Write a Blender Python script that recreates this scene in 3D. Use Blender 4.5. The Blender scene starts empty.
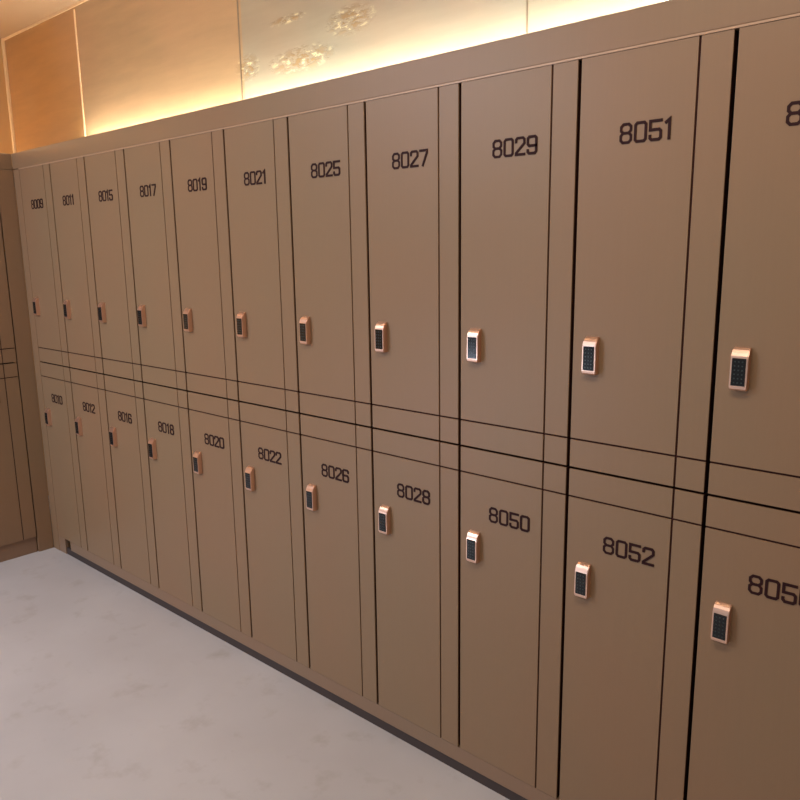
import bpy, bmesh, math, random
from mathutils import Matrix, Vector
random.seed(7)
scene = bpy.context.scene
col = scene.collection
U = 0.32            # one locker pitch in metres
FZ = 0.07           # floor level in calibration units
def X(v): return v*U
def Z(v): return (v-FZ)*U

# ------------------------------------------------------------------ materials
def new_mat(name):
    m = bpy.data.materials.new(name); m.use_nodes = True
    nt = m.node_tree
    return m, nt, nt.nodes['Principled BSDF']
def simple(name, c, rough=.5, metal=0., spec=.5):
    m, nt, b = new_mat(name)
    b.inputs['Base Color'].default_value = (*c, 1)
    b.inputs['Roughness'].default_value = rough
    b.inputs['Metallic'].default_value = metal
    b.inputs['Specular IOR Level'].default_value = spec
    return m
def node(nt, t, **kw):
    n = nt.nodes.new(t)
    for k, v in kw.items(): setattr(n, k, v)
    return n
def mix(nt, fac, a, b, blend='MIX'):
    n = node(nt, 'ShaderNodeMix', data_type='RGBA', blend_type=blend)
    for s, v in ((0, fac), (6, a), (7, b)):
        if hasattr(v, 'links') or isinstance(v, bpy.types.NodeSocket): nt.links.new(v, n.inputs[s])
        elif s == 0: n.inputs[0].default_value = v
        else: n.inputs[s].default_value = (*v, 1)
    return n.outputs[2]
def noise(nt, vec, scale, detail=3, rough=.5):
    n = node(nt, 'ShaderNodeTexNoise')
    n.inputs['Scale'].default_value = scale; n.inputs['Detail'].default_value = detail
    n.inputs['Roughness'].default_value = rough
    if vec is not None: nt.links.new(vec, n.inputs['Vector'])
    return n.outputs['Fac']
def ramp(nt, fac, stops):
    r = node(nt, 'ShaderNodeValToRGB')
    e = r.color_ramp.elements
    while len(e) > 1: e.remove(e[-1])
    for i, (p, c) in enumerate(stops):
        x = e[0] if i == 0 else e.new(p)
        x.position = p
        x.color = (*c, 1) if isinstance(c, tuple) else (c, c, c, 1)
    nt.links.new(fac, r.inputs['Fac'])
    return r.outputs['Color']
def geo_pos(nt): return node(nt, 'ShaderNodeNewGeometry').outputs['Position']
def mapped(nt, vec, scale=(1, 1, 1), loc=(0, 0, 0)):
    m = node(nt, 'ShaderNodeMapping'); m.inputs['Scale'].default_value = scale
    m.inputs['Location'].default_value = loc
    nt.links.new(vec, m.inputs['Vector']); return m.outputs['Vector']

def laminate(name, c, d=.06):
    m, nt, b = new_mat(name)
    p = geo_pos(nt)
    grain = noise(nt, mapped(nt, p, (60, 60, 1.5)), 3, 4, .6)
    cloud = noise(nt, mapped(nt, p, (1, 1, .7)), 2.2, 2)
    a = mix(nt, grain, tuple(x*(1-d) for x in c), tuple(x*(1+d) for x in c))
    warm = (c[0]*1.05, c[1]*.96, c[2]*.92); cool = (c[0]*.95, c[1]*1.02, c[2]*1.0)
    w = mix(nt, ramp(nt, cloud, [(.35, 0.), (.65, 1.)]), warm, cool)
    o = mix(nt, .5, a, w)
    nt.links.new(o, b.inputs['Base Color'])
    b.inputs['Roughness'].default_value = .42
    b.inputs['Specular IOR Level'].default_value = .4
    bp = node(nt, 'ShaderNodeBump'); bp.inputs['Strength'].default_value = .04
    nt.links.new(grain, bp.inputs['Height']); nt.links.new(bp.outputs['Normal'], b.inputs['Normal'])
    return m
BROWN = (.236, .144, .080)
M_lam = laminate('brown_laminate', BROWN)
M_groove = simple('groove_shade', (.040, .013, .011), .75, 0, .1)  # shade of grooves and door gaps, put into the colour
M_body = simple('carcass_board', (.020, .008, .006), .8, 0, .2)
M_digit = simple('digit_paint', (.026, .008, .008), .6, 0, .12)
M_rose = simple('rose_gold_metal', (.86, .57, .44), .28, .9)
M_key = simple('keypad_glass', (.006, .007, .009), .12)
M_keymark = simple('keypad_marks', (.022, .032, .030), .4)
M_band = simple('edge_band', (.42, .26, .16), .4)
M_plinth = laminate('plinth_laminate', (.235, .145, .09))
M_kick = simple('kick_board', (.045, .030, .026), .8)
M_bead = simple('bead_paint', (.84, .60, .33), .45)
M_seamdark = simple('seam_filler', (.22, .16, .10), .6)

def emis(name, c, s):
    m, nt, b = new_mat(name)
    b.inputs['Base Color'].default_value = (*c, 1)
    b.inputs['Emission Color'].default_value = (*c, 1)
    b.inputs['Emission Strength'].default_value = s
    return m
M_led = emis('led_glow', (1., .98, .89), 108)
M_led2 = emis('amber_led_glow', (1., .72, .40), 36)

# plywood wall, boards differ in colour, peeling patches
m, nt, b = new_mat('plywood_wall'); M_wall = m
p = geo_pos(nt)
sx = node(nt, 'ShaderNodeSeparateXYZ'); nt.links.new(p, sx.inputs[0])
g = noise(nt, mapped(nt, p, (1.2, 1.2, 9)), 2.5, 4, .6)
cl = noise(nt, p, 2.0, 3)
mr = node(nt, 'ShaderNodeMapRange'); mr.inputs['From Min'].default_value = X(-14.5); mr.inputs['From Max'].default_value = X(1.5)
nt.links.new(sx.outputs['X'], mr.inputs['Value'])
def fx(v): return (v+14.5)/16.
board = ramp(nt, mr.outputs['Result'], [(0., (.48, .25, .085)), (fx(-11.29), (.39, .255, .13)), (fx(-7.24), (.29, .265, .19)), (fx(-3.19), (.33, .29, .20))])
nt.nodes[-1]
for n in nt.nodes:
    if n.type == 'VALTORGB': n.color_ramp.interpolation = 'CONSTANT'
c1 = mix(nt, ramp(nt, g, [(.3, 0.), (.7, 1.)]), (.90, .90, .90), (1.08, 1.06, 1.04))
c2 = mix(nt, 1., board, c1, 'MULTIPLY')
c3 = mix(nt, ramp(nt, cl, [(.35, 0.), (.7, .35)]), c2, (.52, .30, .16))
# peeling patches: soft ellipses broken up by noise
mask = None
for (px, pz, rx, rz) in ((-6.15, 6.80, .62, .15), (-7.12, 6.86, .26, .17), (-5.35, 7.05, .40, .16), (-6.35, 7.25, .35, .05)):
    mp = node(nt, 'ShaderNodeMapping')
    mp.inputs['Location'].default_value = (-X(px)/(rx*U), 0, -Z(pz)/(rz*U))
    mp.inputs['Scale'].default_value = (1/(rx*U), 0, 1/(rz*U))
    nt.links.new(p, mp.inputs['Vector'])
    ln = node(nt, 'ShaderNodeVectorMath', operation='LENGTH'); nt.links.new(mp.outputs[0], ln.inputs[0])
    r = node(nt, 'ShaderNodeMapRange'); r.inputs['From Min'].default_value = 1.; r.inputs['From Max'].default_value = .35
    nt.links.new(ln.outputs['Value'], r.inputs['Value'])
    if mask is None: mask = r.outputs['Result']
    else:
        a = node(nt, 'ShaderNodeMath', operation='MAXIMUM')
        nt.links.new(mask, a.inputs[0]); nt.links.new(r.outputs['Result'], a.inputs[1]); mask = a.outputs[0]
fl = noise(nt, mapped(nt, p, (9, 9, 24)), 2.6, 6, .65)
pk = node(nt, 'ShaderNodeMath', operation='MULTIPLY'); nt.links.new(mask, pk.inputs[0])
nt.links.new(ramp(nt, fl, [(.50, 0.), (.54, 1.)]), pk.inputs[1])
c4 = mix(nt, pk.outputs[0], c3, (.30, .19, .08))
pk2 = node(nt, 'ShaderNodeMath', operation='MULTIPLY'); nt.links.new(mask, pk2.inputs[0])
nt.links.new(ramp(nt, fl, [(.40, 1.), (.44, 0.)]), pk2.inputs[1])
c5 = mix(nt, pk2.outputs[0], c4, (.78, .66, .36))
nt.links.new(c5, b.inputs['Base Color'])
b.inputs['Roughness'].default_value = .38
bp = node(nt, 'ShaderNodeBump'); bp.inputs['Strength'].default_value = .4; bp.inputs['Distance'].default_value = .01
nt.links.new(pk.outputs[0], bp.inputs['Height']); nt.links.new(bp.outputs['Normal'], b.inputs['Normal'])

M_ceil = simple('ceiling_paint', (.58, .40, .24), .5)
M_lwall = simple('left_wall_paint', (.55, .31, .12), .45)

# floor: pale polished cement with grey smudges
m, nt, b = new_mat('cement_floor'); M_floor = m
p = geo_pos(nt)
n1 = noise(nt, p, 1.3, 4, .55); n2 = noise(nt, mapped(nt, p, (1, 1, 1), (3, 7, 0)), 7, 5, .6)
a = mix(nt, ramp(nt, n1, [(.32, 0.), (.68, 1.)]), (.43, .405, .40), (.515, .49, .485))
c = mix(nt, ramp(nt, n2, [(.56, 0.), (.80, .6)]), a, (.30, .26, .22))
nt.links.new(c, b.inputs['Base Color'])
rr = node(nt, 'ShaderNodeMapRange'); rr.inputs['To Min'].default_value = .30; rr.inputs['To Max'].default_value = .48
nt.links.new(n1, rr.inputs['Value']); nt.links.new(rr.outputs['Result'], b.inputs['Roughness'])
b.inputs['Specular IOR Level'].default_value = .5

# ------------------------------------------------------------------ mesh helpers
def bx(bm, x0, x1, y0, y1, z0, z1, mi=0, bev=0.):
    r = bmesh.ops.create_cube(bm, size=1)
    vs = r['verts']
    bmesh.ops.scale(bm, vec=(x1-x0, y1-y0, z1-z0), verts=vs)
    bmesh.ops.translate(bm, vec=((x0+x1)/2, (y0+y1)/2, (z0+z1)/2), verts=vs)
    fs = {f for v in vs for f in v.link_faces}
    for f in fs: f.material_index = mi
    if bev > 0:
        es = {e for v in vs for e in v.link_edges}
        q = bmesh.ops.bevel(bm, geom=list(es), offset=bev, segments=2, affect='EDGES', profile=.6)
        for f in q['faces']: f.material_index = mi
def prism(bm, pts, x0, x1, mi=0):
    """closed outline in (y, z) extruded along x"""
    a = [bm.verts.new((x0, y, z)) for y, z in pts]; c = [bm.verts.new((x1, y, z)) for y, z in pts]
    n = len(pts)
    fs = [bm.faces.new(a), bm.faces.new(c[::-1])]
    for i in range(n): fs.append(bm.faces.new((a[i], c[i], c[(i+1) % n], a[(i+1) % n])))
    for f in fs: f.material_index = mi
    return fs
def obj(name, bm, mats, parent=None, loc=(0, 0, 0)):
    bmesh.ops.recalc_face_normals(bm, faces=bm.faces)
    me = bpy.data.meshes.new(name); bm.to_mesh(me); bm.free()
    for m in (mats if isinstance(mats, (list, tuple)) else [mats]): me.materials.append(m)
    o = bpy.data.objects.new(name, me); col.objects.link(o); o.location = loc
    if parent: o.parent = parent
    return o
def thing(name, label, cat, loc=(0, 0, 0), rz=0, group=None):
    o = bpy.data.objects.new(name, None); col.objects.link(o); o.empty_display_size = .05
    o.location = loc; o.rotation_euler = (0, 0, rz); o['label'] = label; o['category'] = cat
    if group: o['group'] = group
    return o
def tag(o, label, cat, group=None):
    o['label'] = label; o['category'] = cat
    if group: o['group'] = group
    return o
def struct(name, bm, m, label=None):
    o = obj(name, bm, m); o['kind'] = 'structure'
    return o

# ------------------------------------------------------------------ digits (square, chamfered stencil look)
W, Hh, Cc = 1.0, 1.62, .20     # glyph box width, height, corner cut
mid = Hh*.52
def loop(x0, z0, x1, z1, c=Cc): return [(x0+c, z0), (x1-c, z0), (x1, z0+c), (x1, z1-c), (x1-c, z1), (x0+c, z1), (x0, z1-c), (x0, z0+c)]
G = {
 '0': [(loop(0, 0, 1, Hh, .16), True)],
 '8': [(loop(0, 0, 1, mid, .22), True), (loop(.02, mid, .98, Hh, .22), True)],
 '1': [([(.36, 0), (.36, Hh), (.05, Hh-.22)], False)],
 '2': [([(0, Hh-.36), (0, Hh-.14), (.16, Hh), (.84, Hh), (1, Hh-.16), (1, Hh-.55), (0, .14), (0, 0), (1, 0)], False)],
 '5': [([(1, Hh), (0, Hh), (0, mid+.02), (.84, mid+.02), (1, mid-.14), (1, .16), (.84, 0), (.16, 0), (0, .16), (0, .32)], False)],
 '6': [([(1, Hh-.30), (1, Hh-.16), (.84, Hh), (.16, Hh), (0, Hh-.16), (0, .16), (.16, 0), (.84, 0), (1, .16), (1, mid-.16), (.84, mid), (0, mid)], False)],
 '7': [([(0, Hh), (1, Hh), (1, Hh-.25), (.38, 0)], False)],
 '9': [([(0, .30), (0, .16), (.16, 0), (.84, 0), (1, .16), (1, Hh-.16), (.84, Hh), (.16, Hh), (0, Hh-.16), (0, mid+.06), (.16, mid-.10), (1, mid-.10)], False)],
}
ADV = {'1': .98}
def stroke(bm, pts, closed, w, th):
    pts = [Vector((x, z)) for x, z in pts]; n = len(pts)
    L, R = [], []
    for i, p in enumerate(pts):
        a = pts[(i-1) % n] if (closed or i > 0) else None
        c = pts[(i+1) % n] if (closed or i < n-1) else None
        d1 = (p-a).normalized() if a is not None else None
        d2 = (c-p).normalized() if c is not None else None
        if d1 is None: d1 = d2
        if d2 is None: d2 = d1
        n1 = Vector((-d1.y, d1.x)); n2 = Vector((-d2.y, d2.x))
        mm = n1+n2
        if mm.length < 1e-4: mm = n1
        mm.normalize(); k = w/2/max(.45, mm.dot(n1))
        ext = Vector((0, 0))
        if a is None: ext = -d1*w/2
        if c is None: ext = d1*w/2
        L.append(p+mm*k+ext); R.append(p-mm*k+ext)
    m = n if closed else n-1
    for y in (0., -th):
        vl = [bm.verts.new((q.x, y, q.y)) for q in L]; vr = [bm.verts.new((q.x, y, q.y)) for q in R]
        for i in range(m):
            j = (i+1) % n
            bm.faces.new((vl[i], vl[j], vr[j], vr[i]))
        if y == 0.: bl, br = vl, vr
    for i in range(m):
        j = (i+1) % n
        bm.faces.new((bl[i], bl[j], vl[j], vl[i])); bm.faces.new((br[i], br[j], vr[j], vr[i]))
    if not closed:
        for k in (0, n-1): bm.faces.new((bl[k], br[k], vr[k], vl[k]))
def number_mesh(txt):
    """4-digit number, left end at x=0, bottom z=0, in metres"""
    bm = bmesh.new(); s = .0695*U; x = 0; k = 0
    for ch in txt:
        for pts, cl in G[ch]:
            stroke(bm, [(x+q[0]*s, q[1]*s) for q in pts], cl, .0056, .0012+.00025*k); k += 1
        x += (1.42 if ch != '1' else 1.0)*s
    return bm

# ------------------------------------------------------------------ locker prototypes
GAP = .0087; HG = .0058; TH = .018; DEP = 1.02*U
ZT, ZM, ZB = 5.918, 3.114, .3277
def make_locker(kind):
    """origin: bottom centre of the unit, door front face on local y=0"""
    z0 = ZM if kind == 'upper' else ZB
    z1 = ZT if kind == 'upper' else ZM
    Hn = (z1-z0)*U
    t = thing('locker', '', 'locker')
    w = U/2-GAP/2
    lo = HG/2 if kind == 'upper' else .001
    hi = Hn-.001 if kind == 'upper' else Hn-HG/2
    # body: shell
    b_ = bmesh.new(); f, bk = TH+.002, TH+DEP-.04
    q = w-.001
    for a in ((-q, -q+.012, f, bk, lo, hi), (q-.012, q, f, bk, lo, hi), (-q+.012, q-.012, f, bk, lo, lo+.012),
              (-q+.012, q-.012, f, bk, hi-.012, hi), (-q+.012, q-.012, bk-.006, bk, lo+.012, hi-.012)):
        bx(b_, *a)
    obj('body', b_, M_body, t)
    # door: core coloured dark as shade in the two routed grooves, raised brown fields
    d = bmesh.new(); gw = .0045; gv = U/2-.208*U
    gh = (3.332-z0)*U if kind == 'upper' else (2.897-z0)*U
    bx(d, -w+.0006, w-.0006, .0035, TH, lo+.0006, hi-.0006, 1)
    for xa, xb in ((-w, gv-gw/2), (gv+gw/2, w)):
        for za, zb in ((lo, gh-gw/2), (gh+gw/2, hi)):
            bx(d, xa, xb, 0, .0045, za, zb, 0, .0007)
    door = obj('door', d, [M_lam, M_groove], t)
    # lock
    L = bmesh.new()
    LW, LH, LP = .102*U, .262*U, .0175
    prof = [(0, 0), (-LP*.75, 0), (-LP*.95, .003), (-LP, .008), (-LP, LH-.022), (-LP*.93, LH-.016), (-LP*.78, LH-.010), (-LP*.55, LH-.0045), (-LP*.25, LH-.001), (0, LH)]
    prism(L, prof, -LW/2, LW/2)
    bmesh.ops.bevel(L, geom=[e for e in L.edges if abs(e.verts[0].co.x-e.verts[1].co.x) < 1e-6 and e.verts[0].co.y+e.verts[1].co.y < -1e-5], offset=.0012, segments=2, affect='EDGES')
    lx = -U/2+.164*U
    lz = ((3.822 if kind == 'upper' else 2.150)-z0)*U
    lock = obj('electronic_lock', L, M_rose, t, (lx, 0, lz))
    K = bmesh.new()
    kw = LW*.80; k0, k1 = .0095, LH-.0200
    bx(K, -kw/2, kw/2, -LP-.0012, -LP+.004, k0, k1, 0, .0006)
    for r in range(6):
        for cc in (-1, 0, 1):
            bx(K, cc*kw*.27-.0013, cc*kw*.27+.0013, -LP-.0016, -LP-.0010, k0+(r+.75)*(k1-k0)/6.6-.0013, k0+(r+.75)*(k1-k0)/6.6+.0013, 1)
    kp = obj('keypad', K, [M_key, M_keymark], lock); kp['label'] = 'black glossy keypad'
    nz = ((5.352 if kind == 'upper' else 2.534)-z0)*U
    nm = obj('locker_number', number_mesh('8888'), M_digit, door, (-U/2+.311*U, .0003, nz))
    return t
proto = {k: make_locker(k) for k in ('upper', 'lower')}
used = set(); NUMMESH = {}
def copy_tree(o, parent=None):
    c = o.copy(); col.objects.link(c)
    if parent: c.parent = parent
    for ch in list(o.children): copy_tree(ch, c)
    return c
def place(kind, txt, x, y, rz, label, group):
    if kind in used: r = copy_tree(proto[kind])
    else: r = proto[kind]
    fresh.append((r, kind, txt, x, y, rz, label, group))
fresh = []
def realise():
    # copies first (from pristine prototypes), then move and letter
    for i, (r, kind, txt, x, y, rz, label, group) in enumerate(fresh):
        r.location = (x, y, Z(ZM if kind == 'upper' else ZB)); r.rotation_euler = (0, 0, rz)
        r['label'] = label; r['group'] = group; r['category'] = 'locker'
        for ch in r.children:
            for g2 in ch.children:
                if g2.name.startswith('locker_number'):
                    bm = number_mesh(txt); bmesh.ops.recalc_face_normals(bm, faces=bm.faces)
                    me = bpy.data.meshes.new('locker_number'); bm.to_mesh(me); bm.free(); me.materials.append(M_digit)
                    g2.data = me
        
UP = ['8055', '8051', '8029', '8027', '8025', '8021', '8019', '8017', '8015', '8011', '8009']
LO = ['8056', '8052', '8050', '8028', '8026', '8022', '8020', '8018', '8016', '8012', '8010']
def add(kind, *a):
    place(kind, *a); used.add(kind)
for i, (u, l) in enumerate(zip(UP, LO)):
    cx = X(-i-.5)
    if i == 0:
        lu = 'brown upper locker at the right edge of the picture, its number cut off after 8'
        ll = 'brown lower locker at the right edge of the picture, its number cut off after 805'
    else:
        lu = f'brown upper-row locker numbered {u}, directly above locker {l}'
        ll = f'brown lower-row locker numbered {l}, directly below locker {u}'
    add('upper', u, cx, 0, 0, lu, 'upper row of lockers along the lit wall')
    add('lower', l, cx, 0, 0, ll, 'lower row of lockers along the lit wall')
# one more column past the right edge, for views from the side
add('upper', '8057', X(.5), 0, 0, 'brown upper locker past the right edge, right of the last visible column', 'upper row of lockers along the lit wall')
add('lower', '8058', X(.5), 0, 0, 'brown lower locker past the right edge, right of the last visible column', 'lower row of lockers along the lit wall')
XL = -11.2
R90 = math.pi/2
add('upper', '8007', X(XL), X(-.24-.5), R90, 'brown upper locker on the left return bank, beside the corner post', 'lockers of the left return bank')
add('lower', '8008', X(XL), X(-.24-.5), R90, 'brown lower locker on the left return bank, beside the corner post', 'lockers of the left return bank')
add('upper', '8005', X(XL), X(-.24-1.5), R90, 'brown upper locker of the left return bank, second from the corner post', 'lockers of the left return bank')
add('lower', '8006', X(XL), X(-.24-1.5), R90, 'brown lower locker of the left return bank, second from the corner post', 'lockers of the left return bank')
realise()

# ------------------------------------------------------------------ boards around the lockers
WY = X(1.2); WXL = X(-13.99); CZ = Z(8.43)
CR = 6.150
x0, x1 = X(-11.2), X(1.0)
t = thing('fascia_board', 'long brown fascia board above the upper row of lockers, below the glowing wall', 'fascia board', (X(-5.5), 0, Z(ZT)))
bm = bmesh.new()
bx(bm, x0-t.location.x, x1-t.location.x, -.001, .018, .0045, (CR-ZT)*U, 0, .0012)
obj('board', bm, M_lam, t)
bm = bmesh.new()
bx(bm, X(-11.0)-t.location.x, x1-t.location.x, -.0016, .016, -.0006, .0038, 0)
o = obj('edge_strip', bm, M_band, t); o['label'] = 'thin pale edge strip'
bm = bmesh.new()
bx(bm, x0-t.location.x, x1-t.location.x, .0182, X(1.2)-.004, .002, .018)
obj('top_shelf', bm, M_lam, t)

bm = bmesh.new()
bx(bm, 0, X(.21), 0, .018, 0, Z(ZT)+.0015, 0, .001)
o = obj('filler_strip', bm, M_lam, None, (X(-11.2)+.0005, 0, 0)); o.scale = (.95, 1, 1)
tag(o, 'narrow brown filler strip between locker 8009 and the inside corner', 'filler strip')

bm = bmesh.new()
bx(bm, -.024, -.0008, X(-.235), X(0)-.001, 0, Z(ZT)+.0, 0, .001)
o = obj('corner_post', bm, M_lam, None, (X(XL), 0, 0))
tag(o, 'tall brown corner post between the left return bank and the long locker row', 'post')

PZ = Z(ZB)-.001
t = thing('plinth', 'long brown plinth under the lower row of numbered lockers, dark at the floor', 'plinth', (X(-5), 0, 0))
bm = bmesh.new(); bx(bm, X(-10.60)-X(-5), x1-X(-5), .002, .018, .034, PZ, 0, .0012); obj('board', bm, M_plinth, t)
bm = bmesh.new(); bx(bm, X(-11.0)-X(-5), X(-10.78)-X(-5), .002, .018, .0, PZ, 0, .001); obj('end_block', bm, M_plinth, t)
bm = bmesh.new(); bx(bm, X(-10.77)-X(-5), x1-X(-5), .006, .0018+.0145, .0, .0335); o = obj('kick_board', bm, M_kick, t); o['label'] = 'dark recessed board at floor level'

t = thing('plinth', 'short brown plinth under the left return bank', 'plinth', (X(XL), X(-1.24), 0))
bm = bmesh.new(); bx(bm, -.030, -.012, X(-1.0), X(.99), .0, PZ, 0, .001); obj('board', bm, M_plinth, t)
bm = bmesh.new(); bx(bm, -.09, -.031, X(-1.0), X(.99), .0, PZ-.002); obj('kick_board', bm, M_kick, t)

t = thing('fascia_board', 'short brown fascia board above the lockers of the left return bank', 'fascia board', (X(XL), X(-1.2), Z(ZT)))
bm = bmesh.new(); bx(bm, -.019, -.0006, X(-1.04), X(1.2)-.0015, .001, (CR-ZT)*U, 0, .0012); obj('board', bm, M_lam, t)
bm = bmesh.new(); bx(bm, WXL-X(XL)+.001, -.0195, X(-1.8), X(2.35), .0015, .018); obj('top_shelf', bm, M_lam, t)

# LED cove strips fixed to the walls, hidden behind the fascia boards
M_chan = simple('led_channel', (.7, .7, .7), .4, .5)
WY = X(1.2); WXL = X(-13.99); CZ = Z(8.43)
t = thing('led_strip', 'glowing warm white light strip on the wall behind the long fascia board', 'light strip', (X(-5.0), WY, Z(6.26)))
bm = bmesh.new(); bx(bm, X(-6.25), X(6.0), -.058, -.0006, -.006, .0); obj('channel', bm, M_chan, t)
bm = bmesh.new(); bx(bm, X(-6.2), X(5.95), -.052, -.034, .0003, .009, 0, .001); obj('diffuser', bm, M_led, t)
t = thing('led_strip', 'amber light strip on the left wall behind the short fascia board', 'light strip', (WXL, X(-1.), Z(6.26)))
bm = bmesh.new(); bx(bm, .0006, .058, X(-3.2), X(1.9), -.006, .0); obj('channel', bm, M_chan, t)
bm = bmesh.new(); bx(bm, .034, .052, X(-3.1), X(1.8), .0003, .009, 0, .001); obj('diffuser', bm, M_led2, t)

# ------------------------------------------------------------------ room shell
bm = bmesh.new(); bx(bm, WXL-.1, X(4), WY, WY+.1, 0, CZ); struct('wall_back', bm, M_wall)
bm = bmesh.new(); bx(bm, WXL-.1, WXL, X(-14), WY-.0005, 0, CZ); struct('wall_left', bm, M_lwall)
bm = bmesh.new(); bx(bm, WXL-.1, X(4), X(-14), WY+.1, CZ+.0005, CZ+.1); struct('ceiling', bm, M_ceil)
bm = bmesh.new(); bx(bm, WXL-.1, X(4), X(-14), WY+.1, -.1, 0); struct('floor', bm, M_floor)
bm = bmesh.new(); bx(bm, X(4)+.0005, X(4)+.1, X(-14), WY+.1, 0, CZ); struct('wall_right', bm, simple('right_wall_paint', (.20, .12, .08), .5))
# beads
n = 1
def bead(args, m):
    global n
    bm = bmesh.new(); bx(bm, *args, 0, .002); o = struct(f'trim_{n}', bm, m); n += 1
bead((WXL+.021, X(4), WY-.007, WY-.0005, CZ-.013, CZ-.0005), M_bead)
bead((WXL+.0005, WXL+.020, WY-.014, WY-.0005, Z(ZT)+.02, CZ-.0005), M_bead)
bead((X(-11.31), X(-11.31)+.012, WY-.005, WY-.0004, Z(ZT)+.02, CZ-.0225), M_bead)
bead((X(-7.24)-.003, X(-7.24)+.003, WY-.002, WY-.0004, Z(ZT)+.02, CZ-.0225), M_seamdark)
bead((X(-3.19)-.002, X(-3.19)+.002, WY-.002, WY-.0004, Z(ZT)+.02, CZ-.0225), M_seamdark)

# ------------------------------------------------------------------ lights
def area(name, loc, tgt, sx, sy, e, c):
    l = bpy.data.lights.new(name, 'AREA'); l.shape = 'RECTANGLE'; l.size = sx; l.size_y = sy
    l.energy = e; l.color = c
    o = bpy.data.objects.new(name, l); col.objects.link(o); o.location = loc
    d = Vector(tgt)-Vector(loc); o.rotation_euler = d.to_track_quat('-Z', 'Y').to_euler()
    return o
area('ceiling_lamp', (X(-1.), X(-3.6), CZ-.05), (X(-1.), X(-2.6), 0), 1.0, .4, 22, (1., .88, .74))
area('ceiling_lamp', (X(-8.), X(-4.2), CZ-.05), (X(-8.), X(-3.2), 0), 1.0, .5, 11, (1., .90, .78))
area('cool_overhead_fill', (X(-8.7), X(-8.0), CZ-.08), (X(-8.8), X(-6.0), 0), 1.4, .9, 84, (.76, .83, 1.))  # added cool area light, no fixture; brightens the floor at left
area('low_cool_fill', (X(-10.4), X(-11.5), .30), (X(-6.5), 0, .70), 1.1, .5, 24, (.74, .82, 1.))  # added unseen fill near the floor, cools and lifts the lower left lockers
w = bpy.data.worlds.new('room_ambient'); scene.world = w; w.use_nodes = True
w.node_tree.nodes['Background'].inputs[0].default_value = (1., .95, .90, 1)
w.node_tree.nodes['Background'].inputs[1].default_value = .28

# ------------------------------------------------------------------ camera
def rot(a, b_, c_):
    ya = Matrix.Rotation(a, 3, 'Z'); pi = Matrix.Rotation(b_, 3, 'X'); ro = Matrix.Rotation(c_, 3, 'Y')
    return ya @ pi @ ro
Rm = rot(.7333, -.1954, .0142)
cam = bpy.data.cameras.new('camera'); co = bpy.data.objects.new('camera', cam); col.objects.link(co)
cam.sensor_width = 36; cam.lens = 754.5577/800*36; cam.clip_start = .02
r, f, u = Rm.col[0], Rm.col[1], Rm.col[2]
M = Matrix(((r.x, u.x, -f.x), (r.y, u.y, -f.y), (r.z, u.z, -f.z))).to_4x4()
M.translation = Vector((.6602*U, -4.783*U, Z(4.6881)))
co.matrix_world = M
scene.camera = co

vs = scene.view_settings
vs.view_transform = 'Standard'; vs.look = 'None'; vs.gamma = 1; vs.use_curve_mapping = False
vs.exposure = 0
